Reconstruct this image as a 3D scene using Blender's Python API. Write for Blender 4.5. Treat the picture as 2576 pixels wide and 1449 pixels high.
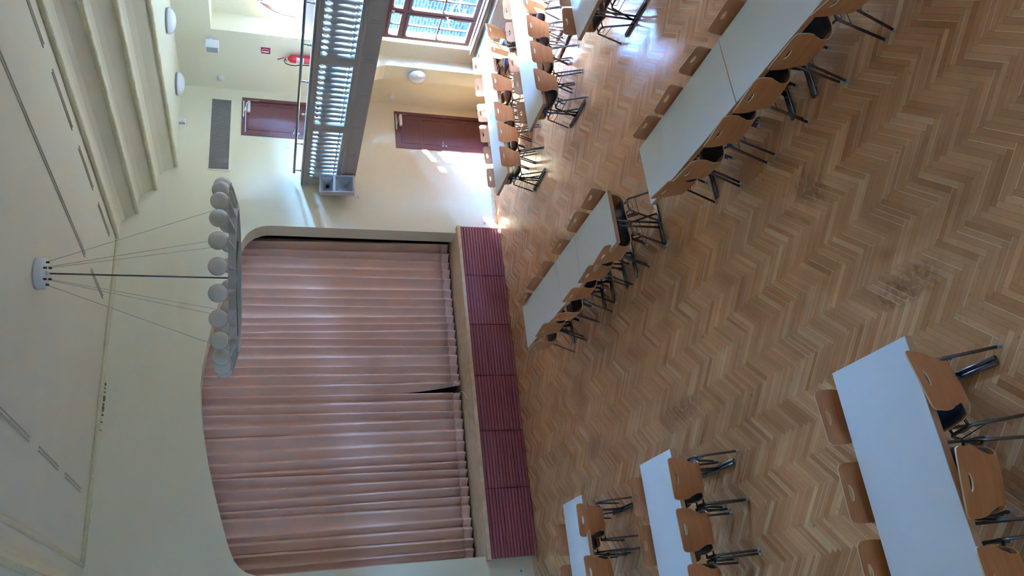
import bpy, bmesh, math, random
from mathutils import Vector, Matrix
from mathutils.geometry import delaunay_2d_cdt
random.seed(7)
for o in list(bpy.data.objects): bpy.data.objects.remove(o)
SC = bpy.context.scene
COL = SC.collection
PI = math.pi

# ------------------------------------------------------------------ camera, sky, sun, exposure
FPX = 1966.8
YAW, PITCH, ROLL = 0.440893862, 0.303293843, -0.0190737127
fwd = Vector((math.sin(YAW)*math.cos(PITCH), math.cos(YAW)*math.cos(PITCH), -math.sin(PITCH)))
rgt = Vector((math.cos(YAW), -math.sin(YAW), 0))
dwn = fwd.cross(rgt)
r2 = rgt*math.cos(ROLL) + dwn*math.sin(ROLL)
d2 = dwn*math.cos(ROLL) - rgt*math.sin(ROLL)
cam = bpy.data.cameras.new('camera'); camo = bpy.data.objects.new('camera', cam); COL.objects.link(camo)
cam.sensor_fit = 'HORIZONTAL'; cam.sensor_width = 36; cam.lens = 36*FPX/2576
cam.clip_start = .05; cam.clip_end = 300
M = Matrix((d2, r2, -fwd)).transposed().to_4x4(); M.translation = Vector((0, 0, 4.65))
camo.matrix_world = M                       # the phone was held sideways: up in the room is left in the picture
SC.camera = camo

W = bpy.data.worlds.new('sky'); SC.world = W; W.use_nodes = True
bgn = W.node_tree.nodes['Background']; bgn.inputs[0].default_value = (0.215, 0.475, 1.0, 1); bgn.inputs[1].default_value = 255.0

sd = bpy.data.lights.new('sun', 'SUN'); sd.energy = 100; sd.color = (1.0, .95, .87); sd.angle = math.radians(.6)
so = bpy.data.objects.new('sun', sd); COL.objects.link(so)
SUN = Vector((-.58, 1.0, -.435)).normalized()
so.rotation_euler = SUN.to_track_quat('-Z', 'Y').to_euler(); so.location = (16, -12, 12)

SC.view_settings.view_transform = 'Standard'; SC.view_settings.look = 'None'
SC.view_settings.gamma = 1; SC.view_settings.use_curve_mapping = False
SC.view_settings.exposure = 1.25

def portal(name, loc, sx, sy, nrm):
    l = bpy.data.lights.new(name, 'AREA'); l.shape = 'RECTANGLE'; l.size = sx; l.size_y = sy
    l.cycles.is_portal = True
    o = bpy.data.objects.new(name, l); COL.objects.link(o); o.location = loc
    o.rotation_euler = Vector(nrm).to_track_quat('-Z', 'Z').to_euler()

# ------------------------------------------------------------------ materials
def mat(name, col, rough=.6, metal=0, spec=.5, noise=0, nscale=8, bump=0, bscale=40, coat=0, col2=None, stretch=None):
    m = bpy.data.materials.new(name); m.use_nodes = True
    nt = m.node_tree; b = nt.nodes['Principled BSDF']
    b.inputs['Base Color'].default_value = (*col, 1); b.inputs['Roughness'].default_value = rough
    b.inputs['Metallic'].default_value = metal; b.inputs['Specular IOR Level'].default_value = spec
    b.inputs['Coat Weight'].default_value = coat
    tc = nt.nodes.new('ShaderNodeTexCoord'); src = tc.outputs['Object']
    if stretch:
        mp = nt.nodes.new('ShaderNodeMapping'); mp.inputs['Scale'].default_value = stretch
        nt.links.new(src, mp.inputs['Vector']); src = mp.outputs['Vector']
    if noise:
        n = nt.nodes.new('ShaderNodeTexNoise'); n.inputs['Scale'].default_value = nscale; n.inputs['Detail'].default_value = 5
        nt.links.new(src, n.inputs['Vector'])
        mx = nt.nodes.new('ShaderNodeMix'); mx.data_type = 'RGBA'
        c2 = col2 or tuple(c*(1-noise) for c in col)
        mx.inputs['A'].default_value = (*c2, 1); mx.inputs['B'].default_value = (*[min(1, c*(1+noise*.5)) for c in col], 1)
        nt.links.new(n.outputs['Fac'], mx.inputs['Factor']); nt.links.new(mx.outputs['Result'], b.inputs['Base Color'])
    if bump:
        n2 = nt.nodes.new('ShaderNodeTexNoise'); n2.inputs['Scale'].default_value = bscale; n2.inputs['Detail'].default_value = 6
        nt.links.new(src, n2.inputs['Vector'])
        bp = nt.nodes.new('ShaderNodeBump'); bp.inputs['Strength'].default_value = bump; bp.inputs['Distance'].default_value = .01
        nt.links.new(n2.outputs['Fac'], bp.inputs['Height']); nt.links.new(bp.outputs['Normal'], b.inputs['Normal'])
    return m

class NT:
    """small math-node helper"""
    def __init__(s, nt): s.nt = nt
    def m(s, op, a, b=None, c=None):
        n = s.nt.nodes.new('ShaderNodeMath'); n.operation = op
        for i, v in enumerate((a, b, c)):
            if v is None: continue
            if isinstance(v, (int, float)): n.inputs[i].default_value = v
            else: s.nt.links.new(v, n.inputs[i])
        return n.outputs[0]
    def mix(s, f, a, b, typ='FLOAT', blend='MIX'):
        n = s.nt.nodes.new('ShaderNodeMix'); n.data_type = typ
        if typ == 'RGBA': n.blend_type = blend
        ks = {'FLOAT': (0, 2, 3), 'RGBA': (0, 6, 7)}[typ]
        for k, v in zip(ks, (f, a, b)):
            if isinstance(v, (int, float)): n.inputs[k].default_value = v
            elif isinstance(v, tuple): n.inputs[k].default_value = v
            else: s.nt.links.new(v, n.inputs[k])
        return n.outputs[{'FLOAT': 0, 'RGBA': 2}[typ]]

STAINS = [(2.215, 7.95, 1.571, .62, .15), (2.11, 4.28, 1.571, .42, .15), (3.40, 4.97, .8, .30, .18)]
def parquet_material():
    m = bpy.data.materials.new('oak_herringbone_parquet'); m.use_nodes = True
    nt = m.node_tree; N = NT(nt); b = nt.nodes['Principled BSDF']
    tc = nt.nodes.new('ShaderNodeTexCoord'); sp = nt.nodes.new('ShaderNodeSeparateXYZ')
    nt.links.new(tc.outputs['Object'], sp.inputs[0])
    x = N.m('SUBTRACT', sp.outputs[0], 2.57-.545*20); y = N.m('ADD', sp.outputs[1], 10.0)
    wv = .0482; n = 8; r = .70710678
    a = N.m('DIVIDE', N.m('MULTIPLY', N.m('ADD', x, y), r), wv)
    c = N.m('DIVIDE', N.m('MULTIPLY', N.m('SUBTRACT', y, x), r), wv)
    i = N.m('FLOOR', a); j = N.m('FLOOR', c)
    k = N.m('FLOORED_MODULO', N.m('SUBTRACT', i, j), 2*n)
    isH = N.m('LESS_THAN', k, n-.5)
    kv = N.m('SUBTRACT', 2*n-1, k)
    idx = N.mix(isH, i, N.m('SUBTRACT', i, k)); idy = N.mix(isH, N.m('SUBTRACT', j, kv), j)
    along = N.mix(isH, N.m('SUBTRACT', c, N.m('SUBTRACT', j, kv)), N.m('SUBTRACT', a, N.m('SUBTRACT', i, k)))
    across = N.mix(isH, N.m('FRACT', a), N.m('FRACT', c))
    cb = nt.nodes.new('ShaderNodeCombineXYZ'); nt.links.new(idx, cb.inputs[0]); nt.links.new(idy, cb.inputs[1]); nt.links.new(isH, cb.inputs[2])
    wn = nt.nodes.new('ShaderNodeTexWhiteNoise'); wn.noise_dimensions = '3D'; nt.links.new(cb.outputs[0], wn.inputs['Vector'])
    rnd = wn.outputs['Value']; spc = nt.nodes.new('ShaderNodeSeparateColor'); nt.links.new(wn.outputs['Color'], spc.inputs[0])
    ramp = nt.nodes.new('ShaderNodeValToRGB'); nt.links.new(rnd, ramp.inputs[0])
    e = ramp.color_ramp.elements; e[0].position = 0; e[0].color = (.47, .187, .068, 1); e[1].position = 1; e[1].color = (.80, .45, .205, 1)
    for p, cc in ((.2, (.56, .238, .090)), (.6, (.63, .283, .112)), (.88, (.70, .335, .140))):
        q = e.new(p); q.color = (*cc, 1)
    # grain along each board
    gv = nt.nodes.new('ShaderNodeCombineXYZ')
    nt.links.new(N.m('ADD', N.m('MULTIPLY', along, .35), N.m('MULTIPLY', rnd, 91)), gv.inputs[0])
    nt.links.new(N.m('ADD', N.m('MULTIPLY', across, 5.5), N.m('MULTIPLY', spc.outputs[1], 57)), gv.inputs[1])
    ns = nt.nodes.new('ShaderNodeTexNoise'); ns.inputs['Scale'].default_value = 1.6; ns.inputs['Detail'].default_value = 6; ns.inputs['Roughness'].default_value = .65
    nt.links.new(gv.outputs[0], ns.inputs['Vector'])
    gr = nt.nodes.new('ShaderNodeMapRange'); gr.inputs[1].default_value = .3; gr.inputs[2].default_value = .75; gr.inputs[3].default_value = .78; gr.inputs[4].default_value = 1.12
    nt.links.new(ns.outputs['Fac'], gr.inputs[0])
    # old stains and worn dark spots
    st = nt.nodes.new('ShaderNodeTexNoise'); st.inputs['Scale'].default_value = .9; st.inputs['Detail'].default_value = 4
    nt.links.new(tc.outputs['Object'], st.inputs['Vector'])
    sr = nt.nodes.new('ShaderNodeMapRange'); sr.inputs[1].default_value = .35; sr.inputs[2].default_value = .7; sr.inputs[3].default_value = .82; sr.inputs[4].default_value = 1.1
    nt.links.new(st.outputs['Fac'], sr.inputs[0])
    kn = nt.nodes.new('ShaderNodeTexNoise'); kn.inputs['Scale'].default_value = 14; kn.inputs['Detail'].default_value = 4
    nt.links.new(tc.outputs['Object'], kn.inputs['Vector'])
    kr = nt.nodes.new('ShaderNodeMapRange'); kr.inputs[1].default_value = .66; kr.inputs[2].default_value = .76; kr.inputs[3].default_value = 1; kr.inputs[4].default_value = .40
    nt.links.new(kn.outputs['Fac'], kr.inputs[0])
    gap = N.m('MINIMUM', N.m('MINIMUM', across, N.m('SUBTRACT', 1, across)), N.m('MULTIPLY', N.m('MINIMUM', along, N.m('SUBTRACT', n, along)), 1.0))
    gl = nt.nodes.new('ShaderNodeMapRange'); gl.inputs[1].default_value = .008; gl.inputs[2].default_value = .06; gl.inputs[3].default_value = .58; gl.inputs[4].default_value = 1
    nt.links.new(gap, gl.inputs[0])
    # three dark water stains in the boards
    stain = None
    for sx_, sy_, ang, la, lb_ in STAINS:
        dx = N.m('SUBTRACT', sp.outputs[0], sx_); dy = N.m('SUBTRACT', sp.outputs[1], sy_)
        u = N.m('DIVIDE', N.m('ADD', N.m('MULTIPLY', dx, math.cos(ang)), N.m('MULTIPLY', dy, math.sin(ang))), la)
        v = N.m('DIVIDE', N.m('SUBTRACT', N.m('MULTIPLY', dy, math.cos(ang)), N.m('MULTIPLY', dx, math.sin(ang))), lb_)
        d = N.m('MAXIMUM', N.m('SUBTRACT', 1, N.m('ADD', N.m('MULTIPLY', u, u), N.m('MULTIPLY', v, v))), 0)
        stain = d if stain is None else N.m('ADD', stain, d)
    n3 = nt.nodes.new('ShaderNodeTexNoise'); n3.inputs['Scale'].default_value = 22; n3.inputs['Detail'].default_value = 6
    nt.links.new(tc.outputs['Object'], n3.inputs['Vector'])
    sf = N.m('SUBTRACT', 1, N.m('MULTIPLY', N.m('MINIMUM', N.m('MULTIPLY', N.m('MULTIPLY', stain, N.m('MAXIMUM', N.m('SUBTRACT', n3.outputs['Fac'], .36), 0)), 7), 1), .45))
    tot = N.m('MULTIPLY', N.m('MULTIPLY', N.m('MULTIPLY', gr.outputs[0], sr.outputs[0]), sf), N.m('MULTIPLY', kr.outputs[0], gl.outputs[0]))
    sc = nt.nodes.new('ShaderNodeVectorMath'); sc.operation = 'SCALE'
    nt.links.new(ramp.outputs[0], sc.inputs[0]); nt.links.new(tot, sc.inputs['Scale'])
    nt.links.new(sc.outputs[0], b.inputs['Base Color'])
    # lighter edge painted along random boards for light caught on raised edges
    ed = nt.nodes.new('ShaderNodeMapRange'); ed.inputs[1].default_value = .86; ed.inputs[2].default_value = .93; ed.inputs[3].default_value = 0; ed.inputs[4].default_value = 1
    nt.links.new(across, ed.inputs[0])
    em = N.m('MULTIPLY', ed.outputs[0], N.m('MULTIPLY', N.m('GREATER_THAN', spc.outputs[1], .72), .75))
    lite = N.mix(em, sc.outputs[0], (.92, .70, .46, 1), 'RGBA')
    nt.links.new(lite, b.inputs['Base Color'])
    ro = nt.nodes.new('ShaderNodeMapRange'); ro.inputs[3].default_value = .20; ro.inputs[4].default_value = .36
    nt.links.new(spc.outputs[2], ro.inputs[0]); nt.links.new(ro.outputs[0], b.inputs['Roughness'])
    # every board lies a little tilted and cupped
    hgt = N.m('ADD', N.m('ADD', N.m('MULTIPLY', ns.outputs['Fac'], .22), N.m('MULTIPLY', N.m('SUBTRACT', spc.outputs[0], .5), across)), N.m('MULTIPLY', N.m('MULTIPLY', across, N.m('SUBTRACT', 1, across)), .5))
    bm_ = nt.nodes.new('ShaderNodeBump'); bm_.inputs['Strength'].default_value = .5; bm_.inputs['Distance'].default_value = .004
    nt.links.new(hgt, bm_.inputs['Height']); nt.links.new(bm_.outputs[0], b.inputs['Normal'])
    return m

def wood_material(name, c1, c2, rough=.4, scale=(2, 2, 14)):
    m = bpy.data.materials.new(name); m.use_nodes = True; nt = m.node_tree; b = nt.nodes['Principled BSDF']
    tc = nt.nodes.new('ShaderNodeTexCoord'); mp = nt.nodes.new('ShaderNodeMapping'); mp.inputs['Scale'].default_value = scale
    oi = nt.nodes.new('ShaderNodeObjectInfo'); ad = nt.nodes.new('ShaderNodeVectorMath'); ad.operation = 'ADD'
    nt.links.new(tc.outputs['Object'], mp.inputs[0]); nt.links.new(mp.outputs[0], ad.inputs[0])
    ml = nt.nodes.new('ShaderNodeMath'); ml.operation = 'MULTIPLY'; ml.inputs[1].default_value = 37; nt.links.new(oi.outputs['Random'], ml.inputs[0])
    nt.links.new(ml.outputs[0], ad.inputs[1])
    n = nt.nodes.new('ShaderNodeTexNoise'); n.inputs['Scale'].default_value = 2.2; n.inputs['Detail'].default_value = 7; n.inputs['Distortion'].default_value = .6
    nt.links.new(ad.outputs[0], n.inputs['Vector'])
    r = nt.nodes.new('ShaderNodeValToRGB'); nt.links.new(n.outputs['Fac'], r.inputs[0])
    r.color_ramp.elements[0].position = .3; r.color_ramp.elements[0].color = (*c1, 1); r.color_ramp.elements[1].position = .7; r.color_ramp.elements[1].color = (*c2, 1)
    nt.links.new(r.outputs[0], b.inputs['Base Color']); b.inputs['Roughness'].default_value = rough
    return m

def glass_material(name='window_glass', tint=(.95, .98, 1, 1)):
    m = bpy.data.materials.new(name); m.use_nodes = True; nt = m.node_tree
    nt.nodes.remove(nt.nodes['Principled BSDF']); out = nt.nodes['Material Output']
    t = nt.nodes.new('ShaderNodeBsdfTransparent'); g = nt.nodes.new('ShaderNodeBsdfGlossy'); g.inputs['Roughness'].default_value = .02
    t.inputs[0].default_value = tint
    x = nt.nodes.new('ShaderNodeMixShader'); x.inputs[0].default_value = .06
    nt.links.new(t.outputs[0], x.inputs[1]); nt.links.new(g.outputs[0], x.inputs[2]); nt.links.new(x.outputs[0], out.inputs[0])
    return m

def frosted_material(name, t_):
    m = bpy.data.materials.new(name); m.use_nodes = True; nt = m.node_tree
    nt.nodes.remove(nt.nodes['Principled BSDF']); t = nt.nodes.new('ShaderNodeBsdfTranslucent'); t.inputs[0].default_value = (t_, t_*1.02, t_*1.04, 1)
    d = nt.nodes.new('ShaderNodeBsdfDiffuse'); d.inputs[0].default_value = (.35, .36, .37, 1); x = nt.nodes.new('ShaderNodeAddShader')
    nt.links.new(t.outputs[0], x.inputs[0]); nt.links.new(d.outputs[0], x.inputs[1]); nt.links.new(x.outputs[0], nt.nodes['Material Output'].inputs[0])
    return m

def brick_material():
    m = bpy.data.materials.new('darkened_brick'); m.use_nodes = True; nt = m.node_tree; b = nt.nodes['Principled BSDF']
    tc = nt.nodes.new('ShaderNodeTexCoord'); sp = nt.nodes.new('ShaderNodeSeparateXYZ'); cb = nt.nodes.new('ShaderNodeCombineXYZ')
    nt.links.new(tc.outputs['Object'], sp.inputs[0]); nt.links.new(sp.outputs[1], cb.inputs[0]); nt.links.new(sp.outputs[2], cb.inputs[1])
    b.inputs['Specular IOR Level'].default_value = 0
    br = nt.nodes.new('ShaderNodeTexBrick'); br.inputs['Scale'].default_value = 1; br.inputs['Brick Width'].default_value = .27; br.inputs['Row Height'].default_value = .085
    br.inputs['Mortar Size'].default_value = .012
    br.inputs['Color1'].default_value = (.008, .0095, .010, 1); br.inputs['Color2'].default_value = (.0045, .0062, .0072, 1); br.inputs['Mortar'].default_value = (.020, .020, .020, 1)  # near-black base colours offset the overbright daylight on the bricks
    nt.links.new(cb.outputs[0], br.inputs['Vector']); nt.links.new(br.outputs['Color'], b.inputs['Base Color']); b.inputs['Roughness'].default_value = .9
    return m

MT = dict(
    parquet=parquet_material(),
    wall=mat('cream_wall_paint', (.82, .74, .52), .75, noise=.06, nscale=1.2, bump=.12, bscale=60),
    ceil=mat('cream_ceiling_paint', (.74, .675, .48), .8, noise=.07, nscale=.8, bump=.1, bscale=50),
    bead=mat('rough_stucco_bead', (.72, .62, .38), .9, noise=.25, nscale=30, bump=1.0, bscale=45),
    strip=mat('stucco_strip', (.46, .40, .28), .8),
    beech=wood_material('beech_plywood', (.43, .142, .041), (.55, .208, .066), .55, (1.2, 10, 10)),
    ply=mat('plywood_edge', (.66, .48, .30), .55),
    edge=wood_material('beech_edge_band', (.50, .245, .115), (.60, .32, .16), .5, (3, 3, 3)),
    pad=mat('black_seat_vinyl', (.007, .010, .022), .42, spec=.6),
    steel=mat('grey_steel_tube', (.17, .18, .205), .26, metal=.9),
    dark=mat('dark_plastic', (.02, .02, .022), .5),
    foot=mat('grey_plastic_foot', (.35, .35, .36), .5),
    lam=mat('white_laminate', (.80, .80, .78), .30, noise=.03, nscale=2),
    maroon=mat('maroon_paint', (.27, .058, .064), .42),
    doorp=mat('door_brown_red_paint', (.125, .038, .036), .5),
    frame=mat('window_frame_brown_red', (.13, .05, .048), .45),
    curt=mat('dusty_pink_velvet', (.80, .495, .375), .55, noise=.10, nscale=3, spec=.45),
    hem=mat('curtain_hem_pink', (.84, .53, .42), .85, spec=.2),
    stagewood=wood_material('stage_edge_wood', (.58, .36, .20), (.74, .50, .30), .5, (3, 3, 3)),
    white=mat('white_plastic', (.80, .81, .80), .4),
    white2=mat('white_enamel', (.78, .79, .78), .35),
    balc=mat('white_balcony_paint', (.52, .47, .40), .5),
    bal=mat('white_baluster_paint', (.58, .57, .54), .4),
    lampglass=mat('white_lamp_glass', (.78, .79, .80), .12, spec=.6),
    opal=mat('opal_glass', (.66, .63, .56), .12, spec=.6),
    chand=mat('grey_white_chandelier_paint', (.52, .51, .47), .45),
    rail=mat('dark_handrail', (.10, .10, .105), .3, metal=.6),
    chrome=mat('brushed_chrome', (.62, .62, .62), .25, metal=1),
    red=mat('signal_red', (.45, .012, .02), .35),
    redsign=mat('sign_red', (.26, .010, .03), .45),
    paper=mat('white_print', (.85, .85, .85), .6),
    black=mat('black_rubber', (.012, .012, .012), .55),
    grille=mat('dark_vent_recess', (.03, .028, .026), .7),
    slat=mat('vent_slat_metal', (.40, .37, .33), .4, metal=.4),
    grey=mat('grey_lamp_housing', (.60, .62, .65), .4),
    glass=glass_material(),
    reflect=mat('faceted_reflector', (.62, .68, .74), .25, metal=.35),
    frosted=frosted_material('fill_frosted_glass', .088), frosted_light=frosted_material('fill_thin_frosted_glass', .115),  # translucent panes of the added fill-light windows, back and left
    asphalt=mat('outside_paving', (.008, .0085, .009), .9, spec=0, noise=.2, nscale=2),
    brick=brick_material(),
    teal=mat('teal_container', (.002, .013, .014), .5, spec=0),
    render=mat('white_outer_render', (.82, .80, .76), .9),
    darkvoid=mat('dark_backstage', (.03, .025, .022), .9),
)

# ------------------------------------------------------------------ mesh building
class MB:
    def __init__(s): s.bm = bmesh.new()
    def quadbox(s, x0, x1, y0, y1, z0, z1, mi=0):
        vs = [s.bm.verts.new((x, y, z)) for z in (z0, z1) for y in (y0, y1) for x in (x0, x1)]
        for q in ((0, 2, 3, 1), (4, 5, 7, 6), (0, 1, 5, 4), (2, 6, 7, 3), (0, 4, 6, 2), (1, 3, 7, 5)):
            f = s.bm.faces.new([vs[i] for i in q]); f.material_index = mi
        return vs
    box = quadbox
    def rbox(s, x0, x1, y0, y1, z0, z1, r=.01, mi=0):
        b = bmesh.new(); t = MB(); t.bm.free(); t.bm = b; t.quadbox(x0, x1, y0, y1, z0, z1, mi)
        bmesh.ops.bevel(b, geom=list(b.edges), offset=r, segments=2, affect='EDGES', profile=.6)
        s.add(b); return s
    def add(s, b):
        me = bpy.data.meshes.new('t'); b.to_mesh(me); b.free(); s.bm.from_mesh(me); bpy.data.meshes.remove(me)
    def tube(s, pts, r, seg=10, closed=False, cap=True, mi=0, scale=None):
        pts = [Vector(p) for p in pts]; n = len(pts); rings = []
        prev = None
        for i, p in enumerate(pts):
            if closed: t = pts[(i+1) % n]-pts[i-1]
            else: t = pts[min(i+1, n-1)]-pts[max(i-1, 0)]
            t.normalize()
            if prev is None:
                up = Vector((0, 0, 1)) if abs(t.z) < .9 else Vector((1, 0, 0))
                u = t.cross(up).normalized()
            else: u = (prev-t*prev.dot(t)).normalized()
            prev = u; v = t.cross(u)
            rr = r[i] if isinstance(r, (list, tuple)) else r
            rings.append([s.bm.verts.new(p+u*rr*math.cos(2*PI*k/seg)+v*rr*math.sin(2*PI*k/seg)) for k in range(seg)])
        m = n if closed else n-1
        for i in range(m):
            A, B = rings[i], rings[(i+1) % n]
            for k in range(seg):
                f = s.bm.faces.new((A[k], A[(k+1) % seg], B[(k+1) % seg], B[k])); f.smooth = True; f.material_index = mi
        if cap and not closed:
            for q in (rings[0][::-1], rings[-1]):
                f = s.bm.faces.new(q); f.material_index = mi
        return s
    def lathe(s, prof, seg=24, c=(0, 0, 0), mi=0, axis='Z', smooth=True):
        rings = []
        for r, h in prof:
            ring = []
            for k in range(seg):
                a = 2*PI*k/seg; p = (r*math.cos(a), r*math.sin(a), h)
                if axis == 'X': p = (h, p[0], p[1])
                if axis == 'Y': p = (p[1], h, p[0])
                ring.append(s.bm.verts.new((p[0]+c[0], p[1]+c[1], p[2]+c[2])))
            rings.append(ring)
        for A, B in zip(rings, rings[1:]):
            for k in range(seg):
                f = s.bm.faces.new((A[k], A[(k+1) % seg], B[(k+1) % seg], B[k])); f.smooth = smooth; f.material_index = mi
        for q in (rings[0][::-1], rings[-1]):
            try: f = s.bm.faces.new(q); f.material_index = mi
            except ValueError: pass
        return s
    def sphere(s, c, r, seg=24, mi=0, sx=1, sy=1, sz=1):
        b = bmesh.new(); bmesh.ops.create_uvsphere(b, u_segments=seg, v_segments=seg//2, radius=r)
        for v in b.verts: v.co = Vector((v.co.x*sx+c[0], v.co.y*sy+c[1], v.co.z*sz+c[2]))
        for f in b.faces: f.smooth = True; f.material_index = mi
        s.add(b); return s
    def prism(s, poly, a0, a1, axis='Y', mi=0, smooth=False):
        """closed 2D polygon extruded along an axis; poly in (X,Z) for Y, (Y,Z) for X, (X,Y) for Z"""
        def P(p, a):
            return {'Y': (p[0], a, p[1]), 'X': (a, p[0], p[1]), 'Z': (p[0], p[1], a)}[axis]
        A = [s.bm.verts.new(P(p, a0)) for p in poly]; B = [s.bm.verts.new(P(p, a1)) for p in poly]
        n = len(poly)
        for i in range(n):
            f = s.bm.faces.new((A[i], A[(i+1) % n], B[(i+1) % n], B[i])); f.material_index = mi; f.smooth = smooth
        for q in (A[::-1], B):
            f = s.bm.faces.new(q); f.material_index = mi
        return s
    def slab(s, outer, holes, a0, a1, axis='Y', fn=None, extra=(), mi=0, mi_edge=None):
        """polygon with holes, thickness from a0 to a1 along axis"""
        vs = []; ed = []
        for lp in [outer]+list(holes):
            o = len(vs); vs += [Vector(p) for p in lp]; ed += [(o+i, o+(i+1) % len(lp)) for i in range(len(lp))]
        vs += [Vector(p) for p in extra]
        V, E_, F_, *_ = delaunay_2d_cdt(vs, ed, [], 0, 1e-5)
        def inside(p, poly):
            c = False; n = len(poly)
            for i in range(n):
                x1, y1 = poly[i]; x2, y2 = poly[(i+1) % n]
                if (y1 > p[1]) != (y2 > p[1]) and p[0] < (x2-x1)*(p[1]-y1)/(y2-y1)+x1: c = not c
            return c
        tri = []
        for f in F_:
            cx = sum(V[i][0] for i in f)/len(f); cy = sum(V[i][1] for i in f)/len(f)
            if inside((cx, cy), outer) and not any(inside((cx, cy), h) for h in holes): tri.append(list(f))
        def P(p, a):
            if fn: return fn(p[0], p[1], a)
            return {'Y': (p[0], a, p[1]), 'X': (a, p[0], p[1]), 'Z': (p[0], p[1], a)}[axis]
        used = sorted({i for f in tri for i in f})
        A = {i: s.bm.verts.new(P(V[i], a0)) for i in used}; B = {i: s.bm.verts.new(P(V[i], a1)) for i in used}
        cnt = {}
        for f in tri:
            for k in range(len(f)):
                e = (f[k], f[(k+1) % len(f)]); cnt[tuple(sorted(e))] = cnt.get(tuple(sorted(e)), []) + [e]
            q = s.bm.faces.new([A[i] for i in f]); q.material_index = mi
            q = s.bm.faces.new([B[i] for i in reversed(f)]); q.material_index = mi
        for e, l in cnt.items():
            if len(l) == 1:
                i, j = l[0]; q = s.bm.faces.new((A[j], A[i], B[i], B[j])); q.material_index = mi if mi_edge is None else mi_edge
        return s
    def build(s, name, m, parent=None, smooth=None, loc=None):
        bmesh.ops.recalc_face_normals(s.bm, faces=list(s.bm.faces))
        me = bpy.data.meshes.new(name); s.bm.to_mesh(me); s.bm.free()
        for mm in (m if isinstance(m, (list, tuple)) else [m]): me.materials.append(mm)
        if smooth is not None:
            for p in me.polygons: p.use_smooth = smooth
        o = bpy.data.objects.new(name, me); COL.objects.link(o)
        if parent: o.parent = parent
        if loc: o.location = loc
        return o

def tag(o, label=None, cat=None, group=None, kind=None):
    if label: o['label'] = label
    if cat: o['category'] = cat
    if group: o['group'] = group
    if kind: o['kind'] = kind
    return o
def thing(name, loc=(0, 0, 0), rz=0, label=None, cat=None, group=None, kind=None):
    o = bpy.data.objects.new(name, None); o.empty_display_size = .1; COL.objects.link(o)
    o.location = loc; o.rotation_euler = (0, 0, rz)
    return tag(o, label, cat, group, kind)
def kids(o): return [c for c in bpy.data.objects if c.parent == o]
TREE = {}
def remember(o):
    TREE[o.name] = [(c, [(g, []) for g in kids(c)]) for c in kids(o)]
def dup(o, loc, rz, label=None, group=None):
    c = o.copy(); COL.objects.link(c); c.location = loc; c.rotation_euler = (0, 0, rz)
    for ch, gr in TREE[o.name]:
        d = ch.copy(); COL.objects.link(d); d.parent = c
        for g, _ in gr:
            e = g.copy(); COL.objects.link(e); e.parent = d
    if label: c['label'] = label
    if group: c['group'] = group
    return c
def structure(mb, name, m, label, cat, parent=None):
    o = mb.build(name, m, parent); return tag(o, label, cat, kind='structure')
def arc(cx, cy, r, a0, a1, n):
    return [(cx+r*math.cos(math.radians(a0+(a1-a0)*i/n)), cy+r*math.sin(math.radians(a0+(a1-a0)*i/n))) for i in range(n+1)]
def rect(x0, x1, y0, y1): return [(x0, y0), (x1, y0), (x1, y1), (x0, y1)]
CNT = ['first', 'second', 'third', 'fourth', 'fifth', 'sixth']
ORD = ['nearest', 'second', 'third', 'fourth', 'fifth', 'sixth', 'seventh']

# ------------------------------------------------------------------ the room
XL, XR, YB, YS, ZC = -1.85, 11.0, -3.0, 13.9, 7.29
XC = 4.58
BAYS = [11.175-2.8*i for i in range(3)]
LFILL_WIN = [12.0, 9.4]                                    # unseen frosted windows added high in the left wall as fill light
BFILL_WIN = [-.1, 3.0, 6.1, 9.2]; BZ0, BZ1 = .9, 3.1        # unseen frosted windows added behind the viewer as fill light

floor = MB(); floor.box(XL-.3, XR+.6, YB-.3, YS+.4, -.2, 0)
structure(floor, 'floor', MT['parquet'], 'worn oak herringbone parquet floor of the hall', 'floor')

# stage wall with the proscenium arch and two door openings
def arch_half():
    return [(7.80, .55), (7.80, 4.60), (7.793, 4.70), (7.765, 4.80), (7.72, 4.90), (7.64, 5.00), (7.53, 5.08), (7.40, 5.135), (7.25, 5.19), (6.87, 5.30),
            (6.42, 5.425), (5.86, 5.56), (5.30, 5.66), (4.90, 5.71), (4.58, 5.725)]
AH = arch_half(); ARCH = AH + [(2*XC-x-.0, z) for x, z in reversed(AH[:-1])]
stagew = MB()
hsD1 = rect(9.83, 10.79, -.0, 2.07); hsD2 = rect(9.87, 10.81, 3.13, 5.215)
stagew.slab(rect(XL-.3, XR+.45, -.1, 7.7), [ARCH, [(9.83, -.05), (10.79, -.05), (10.79, 2.07), (9.83, 2.07)], hsD2], YS, YS+.4, 'Y')
structure(stagew, 'wall_stage', MT['wall'], 'cream wall around the curtained stage arch', 'wall')

# right wall: thick front layer with upper niches and lower window openings, thin outer layer with lunettes
WZ0, WZ1 = .83, 2.58
NZ1 = 5.75
rw = MB()
h0 = []; h1 = []; h2 = []
for c in BAYS:
    h0.append(rect(c-.80, c+.80, WZ0-.03, WZ1+.05)); h1.append(rect(c-1.0, c+1.0, 3.13, NZ1))
    h2.append([(c-.93, 4.21)]+[(c+.93, 4.21)]+arc(c, 4.21, .93, 0, 180, 28)[1:-1])
rw.slab(rect(YB-.3, YS, -.1, 3.05), h0, XR, XR+.33, 'X')
rw.slab(rect(YB-.3, YS, 3.05, 7.7), h1, XR, XR+.43, 'X'); rw.slab(rect(YB-.3, YS, 3.05, 7.7), h2, XR+.43, XR+.58, 'X')
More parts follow.
